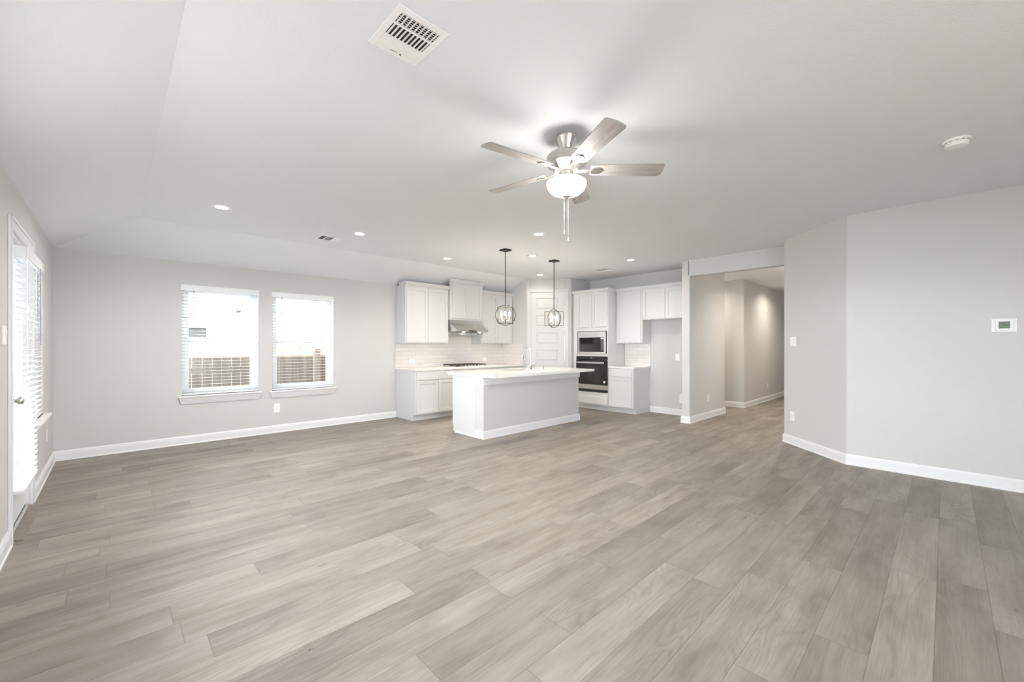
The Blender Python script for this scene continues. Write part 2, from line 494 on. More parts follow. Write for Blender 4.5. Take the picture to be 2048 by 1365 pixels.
# ---- baseboards
BP = [(0, 0), (.021, 0), (.021, .010), (.015, .018), (.015, .082), (.012, .088), (.012, .098), (.006, .110), (.004, .116), (0, .116)]
def base(name, pts): struct(name, MB().sweep(pts, BP), M['trim'])
base('baseboard_back', [(3.798, YB), (XL, YB)])
base('baseboard_left', [(XL, YB - .015), (XL, D1 + .088)])
base('baseboard_left_near', [(XL, D0 - .088), (XL, YR)])
base('baseboard_right', [(XR, YR), (XR, .774), (6.734, 1.56), (13.1, 1.56)])
base('baseboard_hall', [(8.73, 4.5), (8.73, 3.03), (7.107, 3.03), (7.107, 3.168), (7.80, 3.168), (7.80, 4.12)])
base('baseboard_passage', [(13.2, 2.985), (9.72, 2.985), (9.72, 4.5)])

# ------------------------------------------------------------------ windows (local: x along the wall, y into the wall, room at -y)
def window(name, loc, rz, wd, z0, z1, sill=True, upper_frac=0.52):
    t = thing(name, '', '', loc, rz, kind='structure')
    F = 0.035
    y0, y1 = 0.085, 0.138
    m = MB().box(0, F, y0, y1, z0, z1).box(wd - F, wd, y0, y1, z0, z1).box(F, wd - F, y0, y1, z1 - F, z1).box(F, wd - F, y0, y1, z0, z0 + F)
    m.build('window_frame', M['vinyl'], t, 0.003)
    zm = 1.398
    s = 0.05
    for nm, a, b, yy in (('lower_sash', z0 + F, zm + .022, y0 + .004), ('upper_sash', zm - .022, z1 - F, y0 + .026)):
        m = MB().box(F, F + s, yy, yy + .022, a, b).box(wd - F - s, wd - F, yy, yy + .022, a, b).box(F + s, wd - F - s, yy, yy + .022, a, a + s).box(F + s, wd - F - s, yy, yy + .022, b - s, b)
        o = m.build(nm, M['vinyl'], t, 0.003)
        MB().box(F + s - .005, wd - F - s + .005, yy + .009, yy + .013, a + s - .005, b - s + .005).build('glass_pane', M['glass'], o)
    if sill:
        MB().box(-.042, wd + .042, -.058, 0.085, z0 - .022, z0).build('window_sill', M['trim'], t, 0.006)
        MB().frustum((-.008, wd + .008, -.014, .0), z0 - .112, (-.036, wd + .036, -.048, .0), z0 - .022).build('sill_apron', M['trim'], t, 0.003)
    return t

def blind(name, label, loc, rz, wd, z0, z1, yc, n, val=True, depth=.05, vh=.08, vy=None, wand_x=.13, group=None, tilt=-5.0, vproj=.035, wand_len=.52):
    t = thing(name, label, 'blind', loc, rz, group=group)
    vy = yc - .034 if vy is None else vy
    ret = vproj
    MB().box(-.010, wd + .012, vy, vy + .012, z1 - vh, z1).box(-.010, .002, vy + .012, vy + .012 + ret, z1 - vh, z1).box(wd, wd + .012, vy + .012, vy + .012 + ret, z1 - vh, z1).build('valance', M['slat'], t, 0.003)
    MB().box(.006, wd - .006, yc - .026, yc + .026, z1 - .055, z1 - .012).build('head_rail', M['slat'], t)
    m = MB()
    za, zb = z0 + .045, z1 - .075
    ca, sa = math.cos(R(tilt)) * depth / 2, math.sin(R(tilt)) * depth / 2
    for i in range(n):
        z = za + (zb - za) * i / (n - 1)
        th = .0015
        m.loft([[(xx, yc - ca, z - sa - th), (xx, yc, z - th + .0012), (xx, yc + ca, z + sa - th), (xx, yc + ca, z + sa + th), (xx, yc, z + th + .0012), (xx, yc - ca, z - sa + th)] for xx in (.006, wd - .006)])
    m.build('slats', M['slat'], t)
    MB().box(.004, wd - .004, yc - .026, yc + .026, z0, z0 + .022).build('bottom_rail', M['slat'], t, 0.004)
    for fx in ((.14, .86) if wd < .8 else (.11, .5, .89)):
        for dy in (-1,):
            MB().tube([(wd * fx, yc + dy * (depth / 2 + .002), z0 + .02), (wd * fx, yc + dy * (depth / 2 + .002), z1 - .05)], .0012, 5).build('ladder_cord', M['slat'], t)
    MB().tube([(wand_x, yc - .045, z1 - .075), (wand_x, yc - .047, z1 - .075 - wand_len)], .0042, 6).build('tilt_wand', M['wandm'], t)
    return t
M['wandm'] = pbr('clear_grey_wand', (0.30, 0.30, 0.30), 0.3)

window('window_1', (WA[0], YB, 0), 0, WA[1] - WA[0], WA[2], WA[3])
window('window_2', (WB[0], YB, 0), 0, WB[1] - WB[0], WB[2], WB[3])
window('window_3', (XL, W3[0], 0), 90, W3[1] - W3[0], W3[2], W3[3])
window('added_window_rear', (G3[1], YR, 0), 180, G3[1] - G3[0], G3[2], G3[3])
window('added_window_left', (XL, G2[0], 0), 90, G2[1] - G2[0], G2[2], G2[3])
GB = 'white slatted blinds on the windows and patio door'
blind('window_blind', 'open white slatted blind in left of the two back wall windows', (WA[0], YB, 0), 0, WA[1] - WA[0], WA[2] + .006, 2.157, .030, 31, vh=.080, wand_x=.13, group=GB, wand_len=.52)
blind('window_blind', 'open white slatted blind in right of the two back wall windows, nearer the cabinets', (WB[0], YB, 0), 0, WB[1] - WB[0], WB[2] + .006, 2.152, .030, 31, vh=.080, wand_x=.13, group=GB, wand_len=.52)
blind('window_blind', 'white slatted blind in narrow side window between patio door and corner', (XL, W3[0], 0), 90, W3[1] - W3[0], W3[2] + .006, 2.14, .030, 30, vh=.085, wand_x=.10, group=GB, wand_len=.5)

# ------------------------------------------------------------------ patio door in the left wall (local x along +Y, room at -y)
d = thing('door_1', '', '', (XL, D0, 0), 90, kind='structure')
DW = D1 - D0
mb = MB()
for a, b, z0, z1 in ((-.085, 0, 0, DH + .085), (DW, DW + .085, 0, DH + .085), (0, DW, DH, DH + .085)):
    mb.box(a, b, -.016, 0, z0, z1)
    if b - a < .2: mb.box(a if a < 0 else b - .02, a + .02 if a < 0 else b, -.022, -.016, z0, z1)
    else: mb.box(a - .085, b + .085, -.022, -.016, z1 - .02, z1)
mb.build('door_casing', M['trim'], d, 0.004)
MB().box(0, .02, 0, .14, 0, DH).box(DW - .02, DW, 0, .14, 0, DH).box(.02, DW - .02, 0, .14, DH - .02, DH).build('door_jamb', M['trim'], d)
ys0, ys1 = .022, .066
mb = MB().box(.022, .14, ys0, ys1, .03, DH - .022).box(DW - .14, DW - .022, ys0, ys1, .03, DH - .022).box(.14, DW - .14, ys0, ys1, .03, .27).box(.14, DW - .14, ys0, ys1, DH - .14, DH - .022)
lf = mb.build('door_leaf', M['trim'], d, 0.004)
MB().box(.135, DW - .135, .040, .046, .265, DH - .135).build('door_glass', M['glass'], lf)
mb = MB().lathe([(0, 0), (.032, 0), (.032, .008), (.012, .012), (.011, .035), (.018, .042), (.028, .055), (.029, .066), (.022, .076), (0, .079)], 0, 0, 20)
for vv in mb.b.verts:
    x, y, z = vv.co; vv.co = (.075 + x, ys0 - z, .955 + y)
mb.build('door_knob', M['nickel'], d, smooth=True)
MB().lathe([(0, 0), (.028, 0), (.028, .012), (.020, .016), (0, .017)], 0, 0, 20)
mb = MB().lathe([(0, 0), (.028, 0), (.028, .012), (.020, .016), (0, .017)], 0, 0, 20)
for vv in mb.b.verts:
    x, y, z = vv.co; vv.co = (.075 + x, ys0 - z, 1.10 + y)
mb.build('deadbolt', M['nickel'], d, smooth=True)
MB().box(.02, DW - .02, .0, .12, 0, .024).build('door_sill', M['nickel'], d, 0.003)
MB().extr([(-.062, .001), (-.055, .006), (-.010, .014), (0, .014), (0, .001)], .02, DW - .02).build('threshold_strip', M['strip'], d)
blind('door_blind', 'long white slatted blind hung on the glass patio door', (XL, D0, 0), 90, .70, .30, 2.03, -.030, 38, vh=.085, wand_x=.60, group=GB, vproj=.075, vy=-.074, wand_len=.62, tilt=1.5)
for o in (bpy.data.objects['door_blind'],):
    o.location.y += .11

# ------------------------------------------------------------------ pantry door on the diagonal (local x along UD, room at -y)
pa = math.degrees(math.atan2(UD.y, UD.x))
d = thing('door_2', '', '', (P0.x, P0.y, 0), pa, kind='structure')
mb = MB()
for a, b, z0, z1 in ((.020, U0, 0, ZD + .076), (U1, .922, 0, ZD + .076), (U0, U1, ZD, ZD + .076)):
    mb.box(a, b, -.016, 0, z0, z1)
    if z0 == 0: mb.box(a if a < .5 else b - .018, a + .018 if a < .5 else b, -.022, -.016, z0, z1)
mb.box(.020, .922, -.022, -.016, ZD + .058, ZD + .076)
mb.build('door_casing', M['doorw'], d, 0.003)
MB().box(U0, U0 + .010, 0, .11, 0, ZD).box(U1 - .010, U1, 0, .11, 0, ZD).box(U0, U1, 0, .11, ZD - .010, ZD).build('door_jamb', M['trim'], d)
a0, a1, zt = U0 + .013, U1 - .013, ZD - .014
pl, pr_ = .215, .684 + .012
pan = [(2.114, 2.365), (1.744, 1.991), (1.362, 1.616), (.989, 1.243), (.62, .868), (.22, .50)]
mb = MB().box(a0, pl, .006, .041, .008, zt).box(pr_, a1, .006, .041, .008, zt)
zz = .008
for lo, hi in sorted(pan):
    mb.box(pl, pr_, .006, .041, zz, lo); zz = hi
mb.box(pl, pr_, .006, .041, zz, zt)
for lo, hi in pan:
    mb.box(pl, pr_, .022, .036, lo, hi)
    mb.loft([[(pl + q, yy, lo + q), (pr_ - q, yy, lo + q), (pr_ - q, yy, hi - q), (pl + q, yy, hi - q)] for q, yy in ((.016, .024), (.016, .020), (.040, .011))])
lf = mb.build('door_leaf', M['doorw'], d, 0.003)
mb = MB().lathe([(0, 0), (.030, 0), (.030, .006), (.011, .010), (.010, .030), (.020, .038), (.027, .052), (.024, .066), (0, .072)], 0, 0, 20)
for vv in mb.b.verts:
    x, y, z = vv.co; vv.co = (.172 + x, .006 - z, .935 + y)
mb.build('door_knob', M['nickel'], d, smooth=True)
for zh in (.25, .95, 1.60, 2.25):
    MB().tube([(a1 + .004, -.002, zh - .045), (a1 + .004, -.002, zh + .045)], .007, 8).build('hinge', M['nickel'], d)

# ------------------------------------------------------------------ cabinets (local: x to the right, y into the wall, face at y=0)
def shaker(x0, x1, z0, z1, rail=.057, t=.02, y=-.02):
    m = MB()
    m.box(x0, x0 + rail, y, 0, z0, z1).box(x1 - rail, x1, y, 0, z0, z1).box(x0 + rail, x1 - rail, y, 0, z0, z0 + rail).box(x0 + rail, x1 - rail, y, 0, z1 - rail, z1)
    m.box(x0 + rail - .004, x1 - rail + .004, y + .013, -.002, z0 + rail - .004, z1 - rail + .004)
    return m
def slab(x0, x1, z0, z1, y=-.02): return MB().box(x0, x1, y, 0, z0, z1)
def crown(t, w, z0, z1, out, back, left=True, right=True):
    L, Q = (out if left else 0), (out if right else 0)
    MB().frustum((-.004 if left else 0, w + (.004 if right else 0), -.022, back), z0, (-L, w + Q, -.022 - out, back), z0 + (z1 - z0) * .75).box(-L, w + Q, -.022 - out, back, z0 + (z1 - z0) * .75, z1).build('crown_molding', M['cab'], t, 0.002)

GU = 'white shaker kitchen cabinets'
# uppers on the back wall
t = thing('wall_cabinet', 'tall white two-door wall cabinet left of the range hood', 'cabinet', (3.805, 6.765, 1.375), 0, GU)
MB().box(0, .94, 0, .326, 0, 1.065).build('cabinet_body', M['cab'], t, 0.002)
shaker(.022, .466, .022, 1.035).build('cabinet_door', M['cab'], t, 0.002); shaker(.472, .918, .022, 1.035).build('cabinet_door', M['cab'], t, 0.002)
crown(t, .94, 1.062, 1.125, .018, .225, True, False)
t = thing('hood_cabinet', 'white cabinet above the steel range hood, taller than its neighbours', 'cabinet', (4.75, 6.70, 1.84), 0, GU)
MB().box(0, .81, 0, .392, 0, .62).build('cabinet_body', M['cab'], t, 0.002)
shaker(.03, .405, .03, .71).build('cabinet_door', M['cab'], t, 0.002); shaker(.405, .78, .03, .71).build('cabinet_door', M['cab'], t, 0.002)
MB().box(0, .81, 0, .05, .62, .745).box(0, .03, .05, .20, .62, .66).box(.78, .81, .05, .20, .62, .66).build('top_rail', M['cab'], t)
crown(t, .81, .735, .803, .032, .03)
t = thing('wall_cabinet', 'white two-door wall cabinet right of the range hood, behind a lantern pendant', 'cabinet', (5.565, 6.765, 1.375), 0, GU)
MB().box(0, .912, 0, .326, 0, 1.065).build('cabinet_body', M['cab'], t, 0.002)
shaker(.022, .453, .022, 1.035).build('cabinet_door', M['cab'], t, 0.002); shaker(.459, .89, .022, 1.035).build('cabinet_door', M['cab'], t, 0.002)
crown(t, .912, 1.062, 1.125, .018, .225, False, False)
# bases on the back wall
def base_cab(label, loc, rz, w, depth, doors=2, dl=0.02, right_stile=.02):
    t = thing('base_cabinet', label, 'cabinet', loc, rz, GU)
    MB().box(0, w, 0, depth, .105, .884).box(0, w, .085, depth, 0, .105).build('cabinet_body', M['cab'], t, 0.002)
    x0, x1 = dl, w - right_stile
    slab(x0, x1, .722, .862).build('drawer', M['cab'], t, 0.003)
    wd = (x1 - x0 - .006 * (doors - 1)) / doors
    for i in range(doors):
        shaker(x0 + i * (wd + .006), x0 + i * (wd + .006) + wd, .125, .708).build('cabinet_door', M['cab'], t, 0.002)
    return t
base_cab('white base cabinet with one wide drawer over two doors, at window wall end', (3.80, 6.41, 0), 0, .94, .675)
base_cab('white base cabinet under the gas cooktop behind the island', (4.742, 6.41, 0), 0, .82, .675)
base_cab('white base cabinet right of the cooktop, beside the pantry corner', (5.564, 6.41, 0), 0, .908, .675)
tag(MB().box(3.775, 6.476, 6.385, 7.084, .885, .915).build('worktop', M['quartz'], None, 0.003), 'long white quartz worktop along the cooktop wall', 'worktop', 'white quartz worktops')
tag(MB().box(3.782, 6.472, 7.083, 7.092, .916, 1.374).box(4.75, 5.56, 7.083, 7.092, 1.374, 1.60).box(6.470, 6.479, 6.42, 7.083, .916, 1.374).build('tile_backsplash', M['tile'], None), 'glossy cream subway tile backsplash behind the cooktop', 'backsplash', 'subway tile backsplashes')

# range hood
t = thing('range_hood', 'stainless steel range hood with sloped front under white cabinet', 'range hood', (4.755, 6.70, 1.545))
MB().extr([(.02, .293), (.0, .293), (.0, .225), (-.195, .092), (-.195, .060), (.13, .060), (.13, .0), (.380, .0), (.380, .293)], 0, .80).build('hood_body', M['steel'], t, 0.002)
MB().box(.08, .72, -.12, .12, .056, .061).build('filter_screen', M['darkin'], t)
for x in (.20, .60):
    MB().lathe([(0, .052), (.028, .052), (.028, .0575), (0, .0575)], x, -.155, 16).build('hood_lamp', M['lens'], t)
    L = bpy.data.lights.new('hood_light', 'SPOT'); L.energy = P_HOOD; L.color = (1.0, .84, .62); L.spot_size = R(125); L.spot_blend = .6; L.shadow_soft_size = .03
    lo = bpy.data.objects.new('hood_light', L); COL.objects.link(lo); lo.parent = t; lo.location = (x, -.13, .045); lo.rotation_euler = (R(-22), 0, 0)
MB().box(.30, .50, -.197, -.195, .066, .086).build('control_strip', M['darkin'], t)

# cooktop
t = thing('cooktop', 'black gas cooktop with iron grates on white worktop', 'cooktop', (4.765, 6.50, .915))
MB().box(0, .76, 0, .51, 0, .012).build('cooktop_tray', M['steel'], t, 0.004)
for k in range(3):
    gx = .015 + k * .247
    m = MB()
    for (x0, x1, y0, y1) in ((0, .235, .03, .042), (0, .235, .47, .482), (0, .012, .03, .482), (.223, .235, .03, .482), (.112, .124, .03, .482), (0, .235, .25, .262), (0, .235, .14, .150), (0, .235, .36, .370)):
        m.box(gx + x0, gx + x1, y0, y1, .030, .046)
    for fx in (.006, .228):
        for fy in (.036, .476):
            m.box(gx + fx - .006, gx + fx + .006, fy - .006, fy + .006, .012, .032)
    m.build('grate', M['iron'], t)
for x, y in ((.13, .15), (.13, .37), (.38, .26), (.63, .15), (.63, .37)):
    MB().lathe([(0, .012), (.045, .012), (.042, .022), (.03, .026), (.028, .03), (0, .031)], x, y, 20).build('burner', M['iron'], t)
for k in range(5):
    MB().lathe([(0, .012), (.016, .012), (.014, .034), (0, .035)], .22 + k * .08, .018, 14).build('control_knob', M['steel'], t)

# oven tower (faces -X)
t = thing('oven_tower', 'tall white cabinet housing microwave and wall oven', 'cabinet', (7.18, 5.575, 0), -90, GU)
W_ = .875
m = MB()
m.box(0, .02, 0, .615, .105, 2.44).box(W_ - .02, W_, 0, .615, .105, 2.44).box(.02, W_ - .02, .595, .615, .105, 2.44)
m.box(.02, .105, 0, .02, .105, 2.44).box(W_ - .035, W_ - .02, 0, .02, .105, 2.44)
for z0, z1 in ((.105, .370), (1.112, 1.150), (1.632, 2.44)):
    m.box(.105, W_ - .035, 0, .02, z0, z1)
for z in (.352, 1.120, 1.640):
    m.box(.02, W_ - .02, .02, .595, z, z + .015)
m.box(.02, W_ - .02, .02, .595, 2.42, 2.44).box(0, W_, .085, .615, 0, .105)
m.build('cabinet_body', M['cab'], t)
shaker(.11, .487, 1.715, 2.425).build('cabinet_door', M['cab'], t, 0.002); shaker(.493, .855, 1.715, 2.425).build('cabinet_door', M['cab'], t, 0.002)
slab(.11, .855, .135, .285).build('drawer', M['cab'], t, 0.003)
crown(t, W_, 2.437, 2.502, .02, .60, True, True)

t = thing('microwave', 'built-in microwave with steel frame, above the wall oven', 'microwave', (7.18, 5.575, 1.150), -90)
m0, m1 = .135, .825
MB().box(m0 + .02, m1 - .02, .022, .42, .020, .462).build('microwave_case', M['darkin'], t)
MB().box(m0, m1, -.018, .0, .395, .470).box(m0, m1, -.018, .0, .004, .055).box(m0, m0 + .030, -.018, .0, .055, .395).box(m1 - .045, m1, -.018, .0, .055, .395).build('trim_frame', M['steel'], t, 0.002)
MB().box(m0 + .030, m1 - .045, -.014, .020, .055, .352).build('microwave_door', M['black'], t, 0.002)
MB().box(m0 + .030, m1 - .045, -.016, .0, .352, .395).build('door_top_trim', M['steel'], t, 0.002)
MB().box(m1 - .115, m1 - .062, -.0155, -.0138, .315, .338).build('clock_display', M['led'], t)
MB().box(m1 - .118, m1 - .060, -.0150, -.0138, .08, .29).build('keypad', M['keys'], t)

t = thing('built_in_oven', 'black glass wall oven with steel handle, below the microwave', 'oven', (7.18, 5.575, .378), -90)
o0, o1 = .095, .865
MB().box(o0 + .025, o1 - .025, .022, .06, .01, .72).build('oven_case', M['darkin'], t)
MB().box(o0, o1, -.022, .0, .655, .730).build('control_panel', M['black'], t, 0.002)
MB().box(o0 + .33, o0 + .44, -.0235, -.0218, .680, .705).build('clock_display', M['darkin'], t)
MB().box(o0 + .375, o0 + .395, -.0245, -.0230, .694, .702).build('clock_digits', M['led'], t)
dr = MB().box(o0, o1, -.030, .0, .150, .648).build('oven_door', M['black'], t, 0.002)
MB().box(o0 + .10, o1 - .12, -.0312, -.0298, .19, .50).build('door_window', M['ovenwin'], dr)
MB().box(o0 + .03, o1 - .05, -.075, -.055, .585, .618).box(o0 + .06, o0 + .085, -.057, -.029, .59, .612).box(o1 - .105, o1 - .08, -.057, -.029, .59, .612).build('oven_handle', M['steel'], dr, 0.004)
m = MB().lathe([(0, 0), (.024, 0), (.024, .001), (0, .001)], 0, 0, 24)
for vv in m.b.verts:
    x, y, z = vv.co; vv.co = (o1 - .065 + x, -.0302 - z, .215 + y)
m.build('round_sticker', M['plate'], dr)
MB().box(o0, o1, -.026, .0, .050, .147).build('lower_panel', M['steel'], t, 0.002)
m = MB()
for i in range(4): m.box(o0, o1, -.020 + .002 * i, .0, .004 + i * .011, .010 + i * .011)
m.box(o0, o1, -.006, .0, .004, .047)
m.build('vent_grille', M['darkin'], t)

# base, worktop, upper and fridge cabinets on the oven wall
base_cab('narrow white base cabinet right of the oven tower, one drawer over one door', (7.18, 4.693, 0), -90, .557, .610, 1, .02, .035)
tag(MB().box(7.152, 7.795, 4.108, 4.693, .885, .915).build('worktop', M['quartz'], None, 0.003), 'short white quartz worktop beside the oven tower', 'worktop', 'white quartz worktops')
tag(MB().box(7.789, 7.798, 4.115, 4.69, .916, 1.374).build('tile_backsplash', M['tile'], None), 'small glossy white subway tile backsplash beside the fridge alcove', 'backsplash', 'subway tile backsplashes')
t = thing('wall_cabinet', 'white single-door wall cabinet between oven tower and fridge alcove', 'cabinet', (7.47, 4.692, 1.375), -90, GU)
MB().box(0, .582, 0, .325, 0, 1.065).build('cabinet_body', M['cab'], t, 0.002)
shaker(.03, .552, .022, 1.035).build('cabinet_door', M['cab'], t, 0.002)
crown(t, .582, 1.062, 1.125, .018, .32, False, False)
t = thing('wall_cabinet', 'short white two-door wall cabinet over the empty fridge alcove', 'cabinet', (7.47, 4.106, 1.832), -90, GU)
MB().box(0, .932, 0, .325, 0, .608).build('cabinet_body', M['cab'], t, 0.002)
shaker(.012, .462, .016, .578).build('cabinet_door', M['cab'], t, 0.002); shaker(.468, .92, .016, .578).build('cabinet_door', M['cab'], t, 0.002)
crown(t, .932, .605, .668, .018, .32, False, False)

# ------------------------------------------------------------------ island
t = thing('kitchen_island', 'kitchen island with grey painted front and white end panel', 'island', (3.79, 4.545, 0))
MB().box(0, 2.215, 0, .175, 0, .884).build('knee_wall', M['wall'], t, 0.008, seg=3)
MB().box(.004, 2.21, .175, .75, .105, .69).box(.004, .80, .175, .75, .69, .884).box(1.58, 2.21, .175, .75, .69, .884).box(.80, 1.58, .725, .75, .69, .884).box(.80, 1.58, .175, .20, .69, .884).box(.004, 2.21, .175, .675, 0, .105).box(-.002, .004, .175, .72, .016, .884).build('cabinet_body', M['cab'], t, 0.002)
m = MB()
tp = [(0, .772), (.014, .772), (.014, .862), (.020, .872), (.020, .884), (0, .884)]
m.sweep([(2.215, .175), (2.215, 0), (0, 0), (0, .175)][::-1], [(-a, z) for a, z in tp])
m.build('top_trim', M['trim'], t)
m = MB().sweep([(2.215, .175), (2.215, 0), (0, 0), (0, .175)][::-1], [(-a, z) for a, z in BP])
m.build('baseboard', M['trim'], t)
MB().box(-.014, -.002, .185, .675, 0, .018).build('shoe_molding', M['trim'], t)
for i in range(3):
    m = shaker(.03 + i * .72, .03 + i * .72 + .70, .125, .862)
    for vv in m.b.verts: vv.co.y = .75 - vv.co.y
    m.build('cabinet_door', M['cab'], t)
sx0, sx1, sy0, sy1 = 4.62, 5.34, 4.83, 5.24
m = MB()
for a in ((3.755, sx0, 4.25, 5.37), (sx1, 6.06, 4.25, 5.37), (sx0, sx1, 4.25, sy0), (sx0, sx1, sy1, 5.37)):
    m.box(*a, .885, .925)
bmesh.ops.remove_doubles(m.b, verts=m.b.verts[:], dist=1e-5)
tag(m.build('island_worktop', M['quartz'], None), 'white quartz worktop overhanging the kitchen island', 'worktop', 'white quartz worktops')
m = MB()
m.box(sx0 - .01, sx1 + .01, sy0 - .01, sy1 + .01, .70, .715)
m.box(sx0 - .01, sx0, sy0 - .01, sy1 + .01, .715, .8845).box(sx1, sx1 + .01, sy0 - .01, sy1 + .01, .715, .8845).box(sx0, sx1, sy0 - .01, sy0, .715, .8845).box(sx0, sx1, sy1, sy1 + .01, .715, .8845)
tag(m.build('sink', M['steel'], None), 'stainless undermount sink set into the island worktop', 'sink')
t = thing('faucet', 'tall gooseneck steel faucet on the island', 'faucet', (4.985, 4.755, .925))
MB().lathe([(0, 0), (.026, 0), (.026, .006), (.019, .014), (.017, .10), (0, .10)], 0, 0, 20).build('faucet_base', M['chrome'], t, smooth=True)
pts = [(0, 0, .09), (0, 0, .20), (0, 0, .29)]
for k in range(1, 11):
    a = math.pi * k / 10 * .94
    pts.append((0, .085 - .085 * math.cos(a), .29 + .085 * math.sin(a)))
pts += [(0, .178, .26), (0, .187, .235)]
MB().tube(pts, .0115, 12).build('gooseneck', M['chrome'], t, smooth=True)
MB().tube([(0, .186, .240), (0, .196, .178)], [.0145, .0175], 14).build('spray_head', M['chrome'], t, smooth=True)
MB().tube([(-.012, 0, .055), (-.045, .0, .058), (-.055, 0, .060)], [.012, .011, .010], 10).tube([(-.045, 0, .058), (-.050, -.02, .095)], .005, 8).build('lever_handle', M['chrome'], t, smooth=True)
t = thing('air_gap', 'small steel cylinder cap on island right of the faucet', 'air gap', (5.275, 4.755, .925))
MB().lathe([(0, 0), (.024, 0), (.024, .004), (.018, .006), (.018, .058), (.014, .066), (0, .067)], 0, 0, 20).build('air_gap_cap', M['chrome'], t, smooth=True)

# ------------------------------------------------------------------ wall plates (local: x along wall, y into wall, room at -y)
GO = 'white wall outlets'
def outlet(label, loc, rz, w=.072, h=.116, horiz=False, group=GO):
    t = thing('wall_outlet', label, 'outlet', loc, rz, group)
    MB().box(-w / 2, w / 2, -.006, 0, -h / 2, h / 2).build('cover_plate', M['plate'], t, 0.003)
    for s in (-1, 1):
        cx, cz = (s * .020, 0) if horiz else (0, s * .020)
        MB().box(cx - .014, cx + .014, -.0075, -.0055, cz - .014, cz + .014).build('receptacle', M['plate'], t, 0.002)
        MB().box(cx - .007, cx - .005, -.0079, -.0074, cz - .002, cz + .007).box(cx + .005, cx + .007, -.0079, -.0074, cz - .002, cz + .007).box(cx - .002, cx + .002, -.0079, -.0074, cz - .010, cz - .006).build('slots', M['slot'], t)
    return t
def switch(label, loc, rz, gangs=1, w=.075, h=.12):
    t = thing('light_switch', label, 'switch', loc, rz, 'white rocker switch plates')
    MB().box(-w / 2, w / 2, -.006, 0, -h / 2, h / 2).build('cover_plate', M['plate'], t, 0.003)
    for g in range(gangs):
        cx = (g - (gangs - 1) / 2) * .046
        MB().extr([(-.006, -.033), (-.0072, -.033), (-.012, .033), (-.006, .033)], cx - .016, cx + .016).build('rocker', M['plate'], t)
    return t
outlet('white outlet low on wall under the second window', (1.80, YB, .378), 0, .085, .135)
outlet('white outlet low on left wall under the side window, near corner', (XL, 6.44, .40), 90, .075, .13)
switch('white two-rocker switch plate beside the patio door', (XL, 4.13, 1.40), 90, 2, .12, .122)
dang = math.degrees(math.atan2(.786, .787))
def dgr(u): return (5.947 + .7078 * u, .774 + .7067 * u)
# diagonal wall: the room lies at its upper left, local -y must point to (-,+)
x, y = dgr(.911); switch('white switch plate on the angled wall by the hall opening', (x, y, 1.389), dang + 180, 2, .118, .128)
x, y = dgr(.931); outlet('white outlet low on the angled wall by the hall opening', (x, y, .382), dang + 180, .082, .125)
outlet('white outlet low on wall stub at hallway entrance', (7.90, 3.03, .367), 0, .085, .135)
outlet('white outlet low on far hallway wall', (11.415, 2.985, .36), 0, .075, .125)
outlet('white outlet in the fridge alcove at counter height', (7.80, 3.56, 1.108), -90, .080, .125)
outlet('white outlet on tile left of the cooktop', (4.135, 7.083, 1.035), 0, .122, .078, True)
outlet('white outlet on tile right of the cooktop', (5.938, 7.083, 1.030), 0, .122, .078, True)
t = thing('water_box', 'white recessed water box low in the fridge alcove', 'water box', (7.80, 3.46, .315), -90)
m = MB().box(-.06, .10, -.006, 0, -.085, -.065).box(-.06, .10, -.006, 0, .065, .085).box(-.06, -.042, -.006, 0, -.065, .065).box(.082, .10, -.006, 0, -.065, .065)
m.build('frame', M['plate'], t, 0.002)
MB().box(-.042, .082, -.003, -.001, -.065, .065).build('recess', M['plate'], t)
MB().tube([(.02, -.002, -.03), (.02, -.03, -.03)], .008, 8).build('valve', M['nickel'], t)

# thermostat
t = thing('thermostat', 'white thermostat with small green display on right wall', 'thermostat', (XR, -.371, 1.522), -90)
MB().box(-.078, .078, -.006, 0, -.062, .062).build('back_plate', M['plate'], t, 0.005)
MB().box(-.052, .058, -.024, -.006, -.050, .052).build('thermostat_body', M['plate'], t, 0.006)
MB().box(-.034, .034, -.0252, -.0235, -.030, .034).build('display_bezel', M['lcdb'], t, 0.001)
MB().box(-.029, .029, -.0258, -.0250, -.025, .029).build('display', M['lcd'], t)
m = MB()
def seg7(m, ch, x, z, w, h, th):
    on = {'7': 'abc', '5': 'afgcd', '0': 'abcdef', '2': 'abged'}[ch]
    q = {'a': (0, w, h - th, h), 'd': (0, w, 0, th), 'g': (0, w, h / 2 - th / 2, h / 2 + th / 2), 'f': (0, th, h / 2, h), 'b': (w - th, w, h / 2, h), 'e': (0, th, 0, h / 2), 'c': (w - th, w, 0, h / 2)}
    for c in on:
        a = q[c]; m.box(x + a[0], x + a[1], -.0262, -.0257, z + a[2], z + a[3])
seg7(m, '7', -.010, -.002, .011, .020, .0026); seg7(m, '5', .005, -.006, .008, .013, .002)
m.build('display_digits', M['lcdink'], t)

